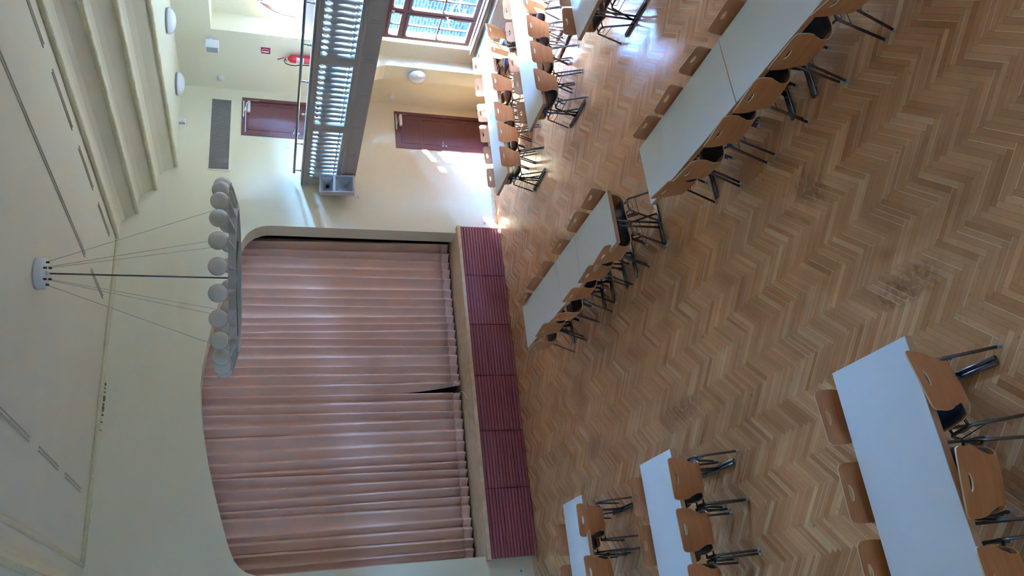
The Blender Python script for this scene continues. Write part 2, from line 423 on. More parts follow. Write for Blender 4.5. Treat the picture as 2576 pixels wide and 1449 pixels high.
# ribs under the gallery: pilasters that curve out into the gallery floor
for c in [BAYS[0]+1.4-2.8*i for i in range(6)]:
    rib = [(XR+.02, 0), (10.74, 0), (10.74, 2.35)] + [(10.74-.62+.62*math.cos(t*PI/16), 2.35+.6*math.sin(t*PI/16)) for t in range(1, 9)] + [(8.95, 2.97), (8.95, 3.02), (XR+.02, 3.02)]
    rw.prism(rib, c-.205, c+.205, 'Y')
structure(rw, 'wall_right', MT['wall'], 'cream window wall with gallery niches and curved ribs', 'wall')

lw = MB(); lw.slab(rect(YB-.3, YS, -.1, 7.7), [rect(y-.9, y+.9, 3.0, 5.2) for y in LFILL_WIN], XL-.3, XL, 'X')
structure(lw, 'wall_left', MT['wall'], 'cream wall left of the stage', 'wall')
bw = MB(); bw.slab(rect(XL-.3, XR+.58, -.1, 7.7), [rect(x-1.2, x+1.2, BZ0, BZ1) for x in BFILL_WIN], YB-.3, YB, 'Y')
structure(bw, 'wall_back', MT['wall'], 'cream wall with added frosted fill-light windows behind the viewer', 'wall')

# stepped ceiling
half = [(7.41, 7.29), (7.46, 7.25), (7.66, 7.25), (7.74, 7.235), (7.82, 7.18), (7.89, 7.08), (7.95, 7.0),
        (8.22, 6.985), (8.29, 6.965), (8.36, 6.90), (8.43, 6.80), (8.49, 6.72), (8.72, 6.69), (8.82, 6.66), (8.90, 6.58), (8.98, 6.46), (9.04, 6.385), (XR+.1, 6.40)]
prof = [(2*XC-x, z) for x, z in reversed(half)] + half
prof = [(max(x, XL-.1), z) for x, z in prof]
ce = MB(); ce.prism([(x, z) for x, z in prof] + [(XR+.1, 7.75), (XL-.1, 7.75)], YB-.1, YS+.02, 'Y')
for f in ce.bm.faces:
    c_ = f.calc_center_median(); dx = abs(c_.x-XC)+XC
    if 7.43 < dx < 9.03 and c_.z < 7.4: f.material_index = 1
structure(ce, 'ceiling', [MT['ceil'], MT['wall']], 'pale stepped ceiling over the hall', 'ceiling')
def bead(x, z, n, r=.043, lab=''):
    b = MB(); rr = random.Random(n)
    pts = [(x, y, z) for y in [YB+.05+i*.11 for i in range(int((YS-YB)/.11)+1)] if y < YS-.0] + [(x, YS-.005, z)]
    b.tube(pts, [r*rr.uniform(.86, 1.1) for _ in pts], 8)
    structure(b, 'trim_%d' % n, MT['bead'], lab, 'moulding')
for k, (x, z, nm) in enumerate(((7.42, 7.265, 'uppermost'), (7.965, 6.99, 'second'), (8.50, 6.71, 'third'), (9.05, 6.385, 'lowest'))):
    bead(x, z, k+1, lab='rough stucco bead on the %s ceiling step towards the windows' % nm)
for k, (x, z, nm) in enumerate(((2*XC-7.42, 7.265, 'uppermost'), (2*XC-7.965, 6.99, 'second'))):
    bead(x, z, k+5, lab='rough stucco bead on the %s ceiling step at the far left side' % nm)
b = MB(); rr = random.Random(3); pts = [(1.74+i*.09, YS-.02, 7.265) for i in range(64)]
b.tube(pts, [.04*rr.uniform(.8, 1.2) for _ in pts], 8)
structure(b, 'trim_7', MT['bead'], 'rough stucco bead where the ceiling meets the stage wall', 'moulding')
# flaked places along that bead
b = MB()
for x, w, h in ((4.63, .06, .006), (4.56, .03, .004), (4.49, .03, .009), (4.41, .05, .012), (4.37, .09, .014), (4.28, .05, .008), (4.22, .07, .013), (4.17, .03, .010), (4.10, .04, .012), (3.98, .03, .006), (3.84, .02, .005)):
    b.slab([(x-w/2, 7.205-h), (x-w/4, 7.198-h*.4), (x, 7.2-h*1.2), (x+w/3, 7.205-h*.6), (x+w/2, 7.21), (x+w/5, 7.226), (x-w/3, 7.222)], [], YS-.004, YS+.002, 'Y')
structure(b, 'trim_8', mat('flaked_plaster', (.20, .17, .11), .9), 'dark flaked plaster patches below the ceiling bead', 'wall damage')
# stucco strips on the flat ceiling
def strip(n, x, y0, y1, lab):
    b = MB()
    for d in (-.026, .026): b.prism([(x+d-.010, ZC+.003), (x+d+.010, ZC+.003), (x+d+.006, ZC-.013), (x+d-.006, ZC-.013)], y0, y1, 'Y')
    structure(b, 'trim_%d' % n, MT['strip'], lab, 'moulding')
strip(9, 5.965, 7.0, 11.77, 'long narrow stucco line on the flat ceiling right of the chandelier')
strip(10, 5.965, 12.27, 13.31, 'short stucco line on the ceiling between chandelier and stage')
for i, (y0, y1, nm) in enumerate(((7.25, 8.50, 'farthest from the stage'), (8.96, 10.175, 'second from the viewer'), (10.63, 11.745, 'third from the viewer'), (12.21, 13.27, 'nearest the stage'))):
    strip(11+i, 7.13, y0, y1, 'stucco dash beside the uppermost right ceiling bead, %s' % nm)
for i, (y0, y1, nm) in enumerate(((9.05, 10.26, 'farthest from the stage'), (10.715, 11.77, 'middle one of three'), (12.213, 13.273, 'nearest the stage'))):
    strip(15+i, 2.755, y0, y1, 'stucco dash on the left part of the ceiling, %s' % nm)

# ------------------------------------------------------------------ stage
st = MB(); st.box(1.28, 7.9, 13.74, 16.6, .86, .925); st.box(1.33, 7.85, YS+.01, 16.6, 0, .86)
structure(st, 'floor_stage', MT['stagewood'], 'light wooden stage floor with its front edge below the curtain', 'floor')
bk = MB(); bk.box(.2, 9.0, 16.5, 16.6, -.1, 7.0); bk.box(.2, .3, YS+.4, 16.6, 0, 7); bk.box(8.9, 9.0, YS+.4, 16.6, 0, 7); bk.box(.2, 9, YS+.4, 16.6, 6.9, 7.0); bk.box(.2, 9, YS+.4, 16.6, -.2, -.05)
structure(bk, 'wall_backstage', MT['darkvoid'], 'dark backstage wall behind the curtain', 'wall')
SEG = [7.90, 6.77, 5.695, 4.635, 3.56, 2.50, 1.30]
fnames = ['at the window end of the stage', 'second from the window end', 'third from the window end', 'fourth from the window end, right of the curtain gap', 'fifth from the window end', 'at the far left end of the stage']
for k in range(6):
    x1, x0 = SEG[k]-.007, SEG[k+1]+.007
    p = thing('stage_front_panel', (0, 0, 0), 0, 'maroon ribbed stage front panel, '+fnames[k], 'stage panel', 'maroon panels of the stage front')
    b = MB(); b.box(x0, x1, 13.80, 13.885, .002, .858); b.build('backing_board', MT['maroon'], p)
    b = MB()
    for j in range(14):
        z0 = .012+j*.0605
        b.prism([(13.80, z0), (13.80, z0+.05), (13.776, z0+.046), (13.770, z0+.04), (13.770, z0+.01), (13.776, z0+.004)], x0, x1, 'X')
    b.build('rib', MT['maroon'], p)
# curtains
def curtain(name, x0, x1, seed, lab, tie=None):
    rr = random.Random(seed); t = thing(name, (0, 0, 0), 0, lab, 'curtain', 'pink stage curtains')
    zb, zt = .965, 6.2; nz = 26
    xs = []; x = x0
    folds = []
    while x < x1-.05:
        w = rr.uniform(.15, .245); folds.append((x, min(x+w, x1), rr.uniform(.7, 1.15), rr.uniform(-.06, .06))); x += w
    cols = []
    for a, bb, amp, dr in folds:
        for q in range(16):
            u = (0, .1, .22, .35, .47, .57, .62, .65, .69, .73, .77, .82, .87, .91, .95, .98)[q]
            # broad face rising to a crest, then a rounded return facing the windows
            d = ((u/.68)**1.5*.95 if u < .64 else .868+.05*math.sin(PI*(u-.64)/.10) if u < .74 else .868*(.5+.5*math.cos(PI*((u-.74)/.26)**.92)))*.150
            cols.append((a+(bb-a)*u, d*amp, dr))
    cols.append((x1, 0, 0))
    def build(za, zb_, nz, mt, nm):
        b = MB(); grid = []
        for i in range(nz+1):
            z = za+(zb_-za)*i/nz; h = (z-zb)/(zt-zb); row = []
            for (cx, d, dr) in cols:
                xx = cx+dr*h; am = 1-.3*h; yy = 14.62-d*am+.012*math.sin(cx*3+h*2)
                if tie is not None:            # the loose edge is gathered at the bottom, hanging full above
                    e = min(1, max(0, (tie+.42-cx)/.42)); k = e*max(0, 1-h/.22)**1.5
                    xx += (tie+.14-cx)*k*.75; yy -= .05*k
                    xx -= .10*max(0, min(1, (tie+.25-cx)/.25))*min(1, h*1.3)
                row.append(b.bm.verts.new((xx, yy, z)))
            grid.append(row)
        for i in range(nz):
            for j in range(len(cols)-1):
                f = b.bm.faces.new((grid[i][j], grid[i][j+1], grid[i+1][j+1], grid[i+1][j])); f.smooth = True
        o = b.build(nm, mt, t)
        md = o.modifiers.new('thickness', 'SOLIDIFY'); md.thickness = .006; md.offset = 1
    build(zb+.16, zt, nz, MT['curt'], 'drape'); build(zb, zb+.16, 4, MT['hem'], 'hem')
    return t
curtain('stage_curtain', 4.60, 7.92, 11, 'right stage curtain in dusty pink, gathered into a knot beside the gap', tie=4.60)
knot = MB(); kr_ = random.Random(5)
knot.sphere((4.735, 14.47, 1.02), .055, 16, sz=1.25); knot.tube([(4.70, 14.44, .99), (4.73, 14.41, 1.02), (4.78, 14.43, 1.04), (4.79, 14.48, 1.0)], .017, 8)
for v in knot.bm.verts: v.co += Vector((kr_.uniform(-.006, .006), kr_.uniform(-.006, .006), kr_.uniform(-.006, .006)))
knot.build('knot', MT['hem'], bpy.data.objects['stage_curtain'])
curtain('stage_curtain', 1.25, 4.56, 12, 'left stage curtain in dusty pink, hanging straight left of the gap')
b = MB(); b.tube([(4.55, 14.47, .98), (4.52, 14.40, .95), (4.44, 14.30, .94), (4.37, 14.2, .945), (4.30, 14.12, .935)], .006, 6)
tag(b.build('curtain_cord', MT['white']), 'thin pale cord lying on the stage floor below the curtain gap', 'cord')
# skirting boards of the stage wall
b = MB(); b.prism([(13.9, 0), (13.882, 0), (13.882, .06), (13.89, .075), (13.9, .075)], 7.9, 9.83, 'X'); b.prism([(13.9, 0), (13.882, 0), (13.882, .06), (13.89, .075), (13.9, .075)], 10.79, 11, 'X')
structure(b, 'baseboard_right', MT['stagewood'], 'low oak skirting board between stage and door', 'skirting board')
b = MB(); b.prism([(13.9, 0), (13.882, 0), (13.882, .06), (13.89, .075), (13.9, .075)], XL, 1.30, 'X')
structure(b, 'baseboard_left', MT['stagewood'], 'low oak skirting board left of the stage', 'skirting board')

# ------------------------------------------------------------------ doors
def door(n, x0, x1, z0, z1, lab, hinges, zrows):
    t = thing('door_%d' % n, (0, 0, 0), 0, lab, 'door', kind='structure')
    f = MB(); w = .075
    f.slab([(x0, z0), (x1, z0), (x1, z1), (x0, z1)], [[(x0+w, z0-.001+.004), (x1-w, z0+.003), (x1-w, z1-w), (x0+w, z1-w)]], YS-.012, YS+.10, 'Y'); f.build('door_frame', MT['doorp'], t)
    lf = MB(); a, c = x0+w+.012, x1-w; top = z1-w-.004
    lf.box(a, c, YS+.02, YS+.07, z0+.004, top)
    leaf = lf.build('door_leaf', MT['doorp'], t)
    pn = MB(); h = (top-z0-.12-.06*(zrows-1))/zrows
    for r in range(zrows):
        za = z0+.07+r*(h+.06)
        for xa, xb in ((a+.07, c-.07),):
            pn.slab(rect(xa, xb, za, za+h), [rect(xa+.014, xb-.014, za+.014, za+h-.014)], YS+.012, YS+.021, 'Y')
    pn.build('panel_moulding', MT['doorp'], leaf)
    hd = MB(); hx = a+.06; hz = z0+1.04
    hd.lathe([(.026, -.012), (.026, 0)], 18, (hx, YS+.02, hz), axis='Y'); hd.tube([(hx, YS+.01, hz), (hx, YS-.03, hz), (hx+.02, YS-.036, hz), (hx+.13, YS-.036, hz)], .0095, 8)
    hd.build('door_handle', MT['chrome'], leaf)
    kh = MB(); kh.lathe([(.026, -.010), (.022, -.012), (.026, 0)], 18, (hx, YS+.02, hz-.085), axis='Y'); kh.build('lock_rosette', MT['chrome'], leaf)
    cl = MB(); cl.rbox(c-.30, c-.02, YS-.045, YS+.019, top-.085, top-.025, .006); cl.build('door_closer', MT['white'], t)
    ca = MB(); ca.box(c-.43, c-.03, YS-.045, YS-.012, z1-.045, z1-.022); ca.tube([(c-.05, YS-.03, top-.02), (c-.30, YS-.05, top+.03)], .008, 6); ca.build('closer_rail', MT['white'], t)
    for hz2 in hinges:
        hg = MB(); hg.lathe([(.011, -.07), (.011, .07)], 10, (c+.014, YS-.004, hz2)); hg.build('hinge', MT['chrome'], t)
    return t
door(1, 9.83, 10.79, 0.0, 2.07, 'dark red panelled door at floor level beside the stage', (1.85, .95), 4)
door(2, 9.87, 10.81, 3.13, 5.215, 'dark red panelled door above, opening onto the gallery', (4.95, 3.4), 4)

# ------------------------------------------------------------------ windows in the right wall
def window_low(n, c, lab):
    t = thing('window_%d' % n, (0, 0, 0), 0, lab, 'window', kind='structure')
    X0, X1 = XR+.045, XR+.115
    f = MB(); y0, y1 = c-.745, c+.745
    sash = [(c+.03, y1-.055), (y0+.055, c-.03)]
    zt = 2.22
    f.slab(rect(y0, y1, WZ0, WZ1), [rect(a, bb, za, zb) for a, bb in sash for za, zb in ((WZ0+.06, zt-.035), (zt+.035, WZ1-.05))], X0, X1, 'X')
    f.build('window_frame', MT['frame'], t)
    for a, bb in sash:
        for za, zb in ((WZ0+.06, zt-.035), (zt+.035, WZ1-.05)):
            s = MB(); s.slab(rect(a, bb, za, zb), [rect(a+.045, bb-.045, za+.045, zb-.045)], X0-.018, X1-.02, 'X')
            m_ = (a+bb)/2; s.box(X0-.002, X1-.03, m_-.011, m_+.011, za+.04, zb-.04)
            if zb-za > .8: s.box(X0-.002, X1-.03, a+.04, bb-.04, 1.515, 1.54)
            sh = s.build('sash', MT['frame'], t)
            g = MB(); g.box(X0+.02, X0+.024, a+.04, bb-.04, za+.04, zb-.04); g.build('pane', MT['glass'], sh)
    for hz in (1.43, 2.47):
        h = MB(); h.box(X0-.03, X0-.018, c-.012, c+.012, hz-.03, hz+.03); h.tube([(X0-.025, c, hz), (X0-.06, c, hz), (X0-.06, c+.012, hz-.01), (X0-.06, c+.02, hz-.12)], .009, 8); h.build('window_handle', MT['white'], t)
    sl = MB(); sl.rbox(10.87, XR+.05, c-.82, c+.82, WZ0-.07, WZ0-.03, .006); sl.build('window_sill', MT['frame'], t)
    return t
def window_lunette(n, c, lab):
    t = thing('window_%d' % n, (0, 0, 0), 0, lab, 'window', kind='structure')
    X0, X1 = XR+.45, XR+.52; R_ = .93; zb = 4.21
    out = [(c-R_, zb), (c+R_, zb)]+arc(c, zb, R_, 0, 180, 36)[1:-1]
    half_ = lambda s: ([(c+.03, zb+.075), (c+R_-.09, zb+.075)]+[(c+(R_-.075)*math.cos(math.radians(q)), zb+(R_-.075)*math.sin(math.radians(q))) for q in range(7, 88, 5)]+[(c+.03, zb+R_-.08)]) if s > 0 else \
        ([(c-.03, zb+.075), (c-.03, zb+R_-.08)]+[(c+(R_-.075)*math.cos(math.radians(q)), zb+(R_-.075)*math.sin(math.radians(q))) for q in range(93, 174, 5)]+[(c-R_+.09, zb+.075)])
    f = MB(); f.slab(out, [half_(1), half_(-1)], X0, X1, 'X'); fr = f.build('window_frame', MT['frame'], t)
    for s in (1, -1):
        g = MB(); g.slab(half_(s), [], X0+.03, X0+.034, 'X'); g.build('pane', MT['glass'], fr)
    h = MB(); q = math.radians(50); hy, hz = c+(R_-.035)*math.cos(q), zb+(R_-.035)*math.sin(q)
    h.tube([(X0, hy, hz), (X0-.05, hy, hz), (X0-.05, hy-.01, hz-.02), (X0-.05, hy+.02, hz-.13)], .010, 8); h.build('window_handle', MT['white'], t)
    return t
nm = ['nearest the stage', 'second from the stage', 'third from the stage', 'fourth from the stage', 'fifth from the stage']
for i, c in enumerate(BAYS):
    window_low(i+1, c, 'dark red framed casement window under the gallery, '+nm[i])
    window_lunette(i+6, c, 'dark red half-round window above the gallery, '+nm[i])
    portal('portal_low', (XR+.32, c, (WZ0+WZ1)/2), 1.55, 1.75, (-1, 0, 0))
    portal('portal_high', (XR+.56, c, 4.7), 1.8, .95, (-1, 0, 0))

for i, x in enumerate(BFILL_WIN):
    t = thing('window_%d' % (i+11), (0, 0, 0), 0, 'added tall frosted fill-light window behind the viewer, %s from the left' % ['first', 'second', 'third', 'fourth'][i], 'window', kind='structure')
    f = MB(); f.slab(rect(x-1.2, x+1.2, BZ0, BZ1), [rect(x-1.1, x-.05, BZ0+.1, BZ1-.1), rect(x+.05, x+1.1, BZ0+.1, BZ1-.1)], YB-.18, YB-.10, 'Y'); f.build('window_frame', MT['frame'], t)
    g = MB(); g.box(x-1.12, x+1.12, YB-.142, YB-.138, BZ0+.08, BZ1-.08); g.build('pane', MT['frosted'], t)

for i, y in enumerate(LFILL_WIN):
    t = thing('window_%d' % (i+15), (0, 0, 0), 0, 'added frosted fill-light window high in the left wall, %s' % ['closer to the stage', 'closer to the viewer'][i], 'window', kind='structure')
    f = MB(); f.slab(rect(y-.9, y+.9, 3.0, 5.2), [rect(y-.82, y-.04, 3.08, 5.12), rect(y+.04, y+.82, 3.08, 5.12)], XL-.18, XL-.10, 'X'); f.build('window_frame', MT['frame'], t)
    g = MB(); g.box(XL-.142, XL-.138, y-.84, y+.84, 3.06, 5.14); g.build('pane', MT['frosted_light'], t)

def radiator(c, x0, x1, y0, y1, z0, z1, lab):
    t = thing('radiator', ((x0+x1)/2, (y0+y1)/2, z0), 0, lab, 'radiator', 'white radiators under the windows')
    ox, oy = (x0+x1)/2, (y0+y1)/2
    b = MB(); b.rbox(x0-ox+.012, x1-ox, y0-oy, y1-oy, 0, z1-z0-.03, .004); b.build('body', MT['white2'], t)
    b = MB(); n = int((z1-z0-.1)/.026)
    for k in range(n):
        z = .04+k*.026
        b.box(x0-ox, x0-ox+.014, y0-oy+.03, y1-oy-.03, z, z+.014)
    b.build('front_grille', MT['white2'], t)
    b = MB(); b.slab(rect(x0-ox-.004, x1-ox, y0-oy-.004, y1-oy+.004), [], z1-z0-.03, z1-z0-.018, 'Z')
    for k in range(int((y1-y0)/.022)): b.box(x0-ox+.01, x1-ox-.02, y0-oy+.02+k*.022, y0-oy+.03+k*.022, z1-z0-.019, z1-z0)
    b.build('top_grille', MT['white2'], t)
radiator(0, 10.80, 10.985, BAYS[0]-.86, BAYS[0]+.93, .08, .68, 'white louvred radiator cover below the lower window')
radiator(0, 11.16, 11.41, BAYS[0]-.86, BAYS[0]+.90, 3.25, 4.12, 'white louvred radiator on the gallery below the half-round window')

# ------------------------------------------------------------------ gallery (balcony) along the windows
gal = thing('gallery_balcony', (8.8, 10, 3.0), 0, 'white gallery balcony with turned balusters along the window wall', 'balcony')
GO = Vector((8.8, 10, 3.0))
def gbuild(b, name, m, parent=gal):
    o = b.build(name, m, parent)
    if parent is gal:
        for v in o.data.vertices: v.co -= GO
    return o
b = MB(); b.box(8.95, XR-.002, YB+.002, YS-.002, 3.01, 3.13); b.box(8.95, 9.15, YB+.002, YS-.002, 2.97, 3.01); gbuild(b, 'gallery_floor', MT['balc'])
OP = [(12.08, 13.70), (10.26, 11.90), (8.44, 10.08), (6.62, 8.26), (4.80, 6.44), (2.98, 4.62), (1.16, 2.80), (-.66, .98)]
b = MB()
b.slab(rect(YB+.002, YS-.002, 3.0, 4.03), [rect(a, c, 3.37, 3.915) for a, c in OP], 8.80, 8.95, 'X')
gbuild(b, 'parapet', MT['balc'])
b = MB()
b.prism([(8.80, 4.03), (8.765, 4.01), (8.765, 3.985), (8.782, 3.97), (8.782, 3.955), (8.80, 3.945)], YB+.01, YS-.003, 'Y')
b.box(8.77, 8.98, YB+.01, YS-.003, 4.028, 4.05)
b.prism([(8.80, 3.325), (8.775, 3.32), (8.77, 3.30), (8.785, 3.275), (8.80, 3.265)], YB+.01, YS-.003, 'Y')
gbuild(b, 'moulding', MT['balc'])
b = MB()
for k in range(18):
    y1 = 13.70-k*.905; y0 = y1-.86
    if y0 < YB+.1: break
    b.slab(rect(y0, y1, 3.055, 3.22), [rect(y0+.012, y1-.012, 3.067, 3.208)], 8.792, 8.80, 'X')
gbuild(b, 'panel_frame', MT['balc'])
bprof = [(.034, 0), (.034, .035), (.028, .036), (.050, .046), (.053, .060), (.046, .072), (.033, .080), (.037, .12), (.041, .135), (.038, .15), (.046, .24),
         (.056, .32), (.058, .335), (.063, .35), (.066, .38), (.066, .405), (.059, .425), (.043, .445), (.030, .47), (.026, .49), (.030, .505), (.044, .52), (.046, .53), (.032, .54), (.030, .5445)]
b = MB(); b.lathe(bprof, 20); bal0 = b.build('baluster', MT['bal'], gal)
k = 0
for a, c in OP[:4]:
    for q in range(12):
        o = bal0 if k == 0 else bal0.copy()
        if k: COL.objects.link(o)
        o.parent = gal; o.location = Vector((8.876, a+(q+.5)*(c-a)/12, 3.3705))-GO; k += 1
# steel handrail standing on the parapet
hr = thing('handrail', (8.95, 10, 4.05), 0, 'dark metal handrail on thin posts along the top of the gallery', 'handrail')
HO = Vector((8.95, 10, 4.05))
def hbuild(b, name, m, parent=hr):
    o = b.build(name, m, parent)
    for v in o.data.vertices: v.co -= HO
    return o
b = MB(); b.tube([(8.91, YB+.3, 4.205), (8.91, 13.66, 4.185)], .023, 12); b.sphere((8.91, 13.67, 4.185), .027, 12); hbuild(b, 'rail', MT['rail'])
for y in [13.60-.905*i for i in range(10)]:
    b = MB(); b.tube([(8.91, y, 4.05), (8.91, y, 4.12), (8.91, y, 4.121), (8.91, y, 4.19)], [.019, .019, .009, .009], 10); b.lathe([(.03, 0), (.03, .008), (.02, .012)], 14, (8.91, y, 4.05)); hbuild(b, 'post', MT['chrome'])

# floodlight at the end of the gallery
fl = thing('floodlight', (8.62, 13.62, 3.35), 0, 'grey floodlight with glazed front fixed at the end of the gallery', 'floodlight')
b = MB(); b.slab(rect(-.17, .17, -.34, .34), [rect(-.15, .15, -.31, .03), rect(-.15, .15, .07, .31)], -.14, -.115, 'Y'); b.rbox(-.175, -.165, -.14, .12, -.34, .34, .003)
b.rbox(.165, .175, -.14, .12, -.34, .34, .003); b.box(-.17, .17, .10, .12, -.34, .34); b.box(-.17, .17, -.13, .12, -.345, -.335); b.box(-.17, .17, -.13, .12, .335, .345)
b.build('housing', MT['grey'], fl)
b = MB(); b.box(-.15, .15, -.128, -.124, -.31, .03); b.build('glass', MT['glass'], fl)
b = MB()
def pyr(b, x0, x1, z0, z1, yf, yb, px, pz):
    c_ = [b.bm.verts.new(p) for p in ((x0, yf, z0), (x1, yf, z0), (x1, yf, z1), (x0, yf, z1))]; ap = b.bm.verts.new((px, yb, pz))
    for i in range(4): b.bm.faces.new((c_[i], c_[(i+1) % 4], ap))
pyr(b, -.15, .15, -.31, .03, -.112, .06, 0, -.14); pyr(b, -.15, .15, .07, .31, -.112, .07, -.02, .19)
b.build('reflector', MT['reflect'], fl)
b = MB(); b.tube([(-.02, .05, .19), (-.02, -.03, .19)], .022, 10); b.build('lamp_tube', MT['dark'], fl)
b = MB(); b.box(-.22, -.17, -.02, .02, -.40, -.34); b.box(-.21, -.17, -.03, .20, -.42, -.40); b.tube([(.05, .12, .2), (.05, .27, .2)], .02, 8); b.build('bracket', MT['white'], fl)
fl.rotation_euler = (math.radians(-8), 0, math.radians(-16))

# ------------------------------------------------------------------ chandelier
CC = Vector((4.622, 9.657, 0)); RB, RR = 1.178, .955; ZB = 5.18
ch = thing('chandelier', (CC.x, CC.y, 5.0), 0, 'large white ring chandelier with 24 opal globes hung on thin cables', 'chandelier')
CO = Vector((CC.x, CC.y, 5.0))
def cbuild(b, name, m, parent=ch):
    o = b.build(name, m, parent)
    for v in o.data.vertices: v.co -= CO
    return o
def tl(p):  # the ring hangs a little out of level
    return p[2] + .018*(p[0]-CC.x) - .016*(p[1]-CC.y)
def P(r, a, z):
    x, y = CC.x+r*math.cos(a), CC.y+r*math.sin(a); return (x, y, tl((x, y, z)))
b = MB(); n = 96; loops = []
for r_, z_ in ((RR, 5.0), (RR, 5.085), (RR-.012, 5.085), (RR-.012, 5.012), (RR-.075, 5.012), (RR-.075, 5.0)):
    loops.append([b.bm.verts.new(P(r_, 2*PI*k/n, z_)) for k in range(n)])
for i in range(6):
    A, B = loops[i], loops[(i+1) % 6]
    for k in range(n):
        f = b.bm.faces.new((A[k], A[(k+1) % n], B[(k+1) % n], B[k]))
cbuild(b, 'ring', MT['chand'])
for k in range(24):
    a = -.597-2*PI*k/24; t_ = Vector((-math.sin(a), math.cos(a), 0))*.011
    b = MB()
    q = [Vector(P(RR-.002, a, 5.0)), Vector(P(RR-.002, a, 5.085)), Vector(P(RB, a, 5.09)), Vector(P(RB, a, 5.065))]
    A = [b.bm.verts.new(p-t_) for p in q]; B = [b.bm.verts.new(p+t_) for p in q]
    for i in range(4): b.bm.faces.new((A[i], A[(i+1) % 4], B[(i+1) % 4], B[i]))
    b.bm.faces.new(A[::-1]); b.bm.faces.new(B)
    b.lathe([(.045, 0), (.048, .012), (.040, .02)], 16, P(RB, a, 5.075))
    arm = cbuild(b, 'arm', MT['chand'])
    b = MB(); b.sphere(P(RB, a, ZB+.004), .108, 32); g = b.build('globe', MT['opal'], arm)
    for v in g.data.vertices: v.co -= CO
CP = Vector((4.60, 9.59, 7.29))
b = MB(); b.lathe([(.0, 0), (.19, 0), (.195, -.02), (.195, -.085), (.185, -.10), (.0, -.10)], 36, CP); b.lathe([(.03, -.10), (.022, -.14)], 14, CP); cbuild(b, 'ceiling_canopy', MT['white2'])
b = MB(); b.tube([(CP.x, CP.y, 7.18), (CC.x, CC.y, 5.05)], .011, 8); b.tube([P(RR-.03, .55, 5.045), P(RR-.03, .55+PI, 5.045)], .012, 8); b.tube([P(RR-.03, .55+PI/2, 5.045), P(RR-.03, .55+1.5*PI, 5.045)], .012, 8); cbuild(b, 'rod', MT['rail'])
for k in range(6):
    a = -.44+k*PI/3
    b = MB(); p0 = Vector((CP.x+.135*math.cos(a), CP.y+.135*math.sin(a), 7.19)); p1 = P(RR-.01, a, 5.08)
    b.tube([p0, p1], .0028, 6); cbuild(b, 'cable', MT['slat'])
    b = MB(); b.tube([p0+Vector((0, 0, .01)), p0-Vector((0, 0, .035))], .013, 8); cbuild(b, 'cable_grip', MT['dark'])

# ------------------------------------------------------------------ small wall and ceiling fittings
def disc_lamp(name, loc, rot, r, lab, grp):
    t = thing(name, loc, 0, lab, 'lamp', grp); t.rotation_euler = rot
    b = MB(); b.lathe([(r*.93, 0), (r*.95, .03), (r*.9, .035)], 32); b.build('base_plate', MT['foot'], t)
    b = MB(); b.lathe([(r*.98, .03), (r, .045), (r*.95, .07), (r*.8, .11), (r*.55, .14), (r*.25, .155), (.002, .158)], 32); b.build('glass_shade', MT['lampglass'], t)
disc_lamp('ceiling_lamp', (10.33, 11.35, 6.392), (PI, 0, 0), .23, 'round opal lamp on the low ceiling strip, farther from the stage wall', 'round lamps above the gallery')
disc_lamp('ceiling_lamp', (10.40, 13.12, 6.392), (PI, 0, 0), .23, 'round opal lamp on the low ceiling strip, close to the stage wall', 'round lamps above the gallery')
disc_lamp('wall_lamp', (10.74, 12.59, 1.79), (0, -PI/2, 0), .185, 'round opal wall lamp on the rib beside the lower door', 'lamp')
# loudspeaker
sp = thing('loudspeaker', (10.995, 12.40, 5.74), 0, 'small white loudspeaker on a bracket beside the upper niche', 'loudspeaker')
b = MB(); b.prism([(-.30, -.07), (-.27, -.10), (-.12, -.08), (-.12, .08), (-.27, .10), (-.30, .07)], -.13, .10, 'Z'); b.build('cabinet', MT['white'], sp)
b = MB(); b.box(-.305, -.298, -.066, .066, -.115, .085); b.build('grille_cloth', MT['foot'], sp)
b = MB(); b.box(-.02, 0, -.05, .05, -.06, .08); b.tube([(-.01, 0, .02), (-.13, 0, .02)], .02, 8); b.box(-.24, -.16, -.02, .02, .10, .13); b.build('bracket', MT['white'], sp)
def wallbox(name, loc, w, h, d, face, lab, cat, grp=None):
    t = thing(name, loc, 0, lab, cat, grp)
    b = MB()
    if face == 'Y': b.rbox(-w/2, w/2, -d, 0, -h/2, h/2, .006)
    else: b.rbox(-d, 0, -w/2, w/2, -h/2, h/2, .006)
    b.build('housing', MT['white'], t)
    b = MB()
    if face == 'Y': b.rbox(-w*.3, w*.3, -d-.008, -d+.002, -h*.3, h*.15, .003)
    else: b.rbox(-d-.008, -d+.002, -w*.3, w*.3, -h*.3, h*.15, .003)
    b.build('lens', MT['white2'], t)
wallbox('motion_detector', (10.08, YS, 6.33), .10, .12, .07, 'Y', 'small white detector high on the stage wall under the low ceiling strip', 'detector')
wallbox('motion_detector', (XR, 13.55, 5.62), .10, .10, .07, 'X', 'small white detector in the corner above the upper door', 'detector')
wallbox('motion_detector', (XR, 13.60, 2.14), .10, .10, .07, 'X', 'small white detector in the corner above the lower door', 'detector')
def socket(loc, n, lab):
    t = thing('wall_socket', loc, 0, lab, 'socket')
    b = MB(); w = .085*n; b.rbox(-w/2, w/2, -.012, 0, -.0425, .0425, .004); b.build('cover_plate', MT['white'], t)
    for k in range(n):
        b = MB(); x = -w/2+.0425+k*.085
        b.lathe([(.022, -.014), (.024, -.0145), (.024, -.011)], 18, (x, 0, 0), axis='Y'); b.build('socket_well', MT['foot'] if n == 1 else MT['white2'], t)
socket((8.06, YS, .28), 1, 'single white socket low on the wall right of the stage')
socket((1.07, YS, .31), 1, 'single white socket low on the wall left of the stage')
socket((9.70, YS, 4.31), 2, 'double white switch plate beside the gallery door')
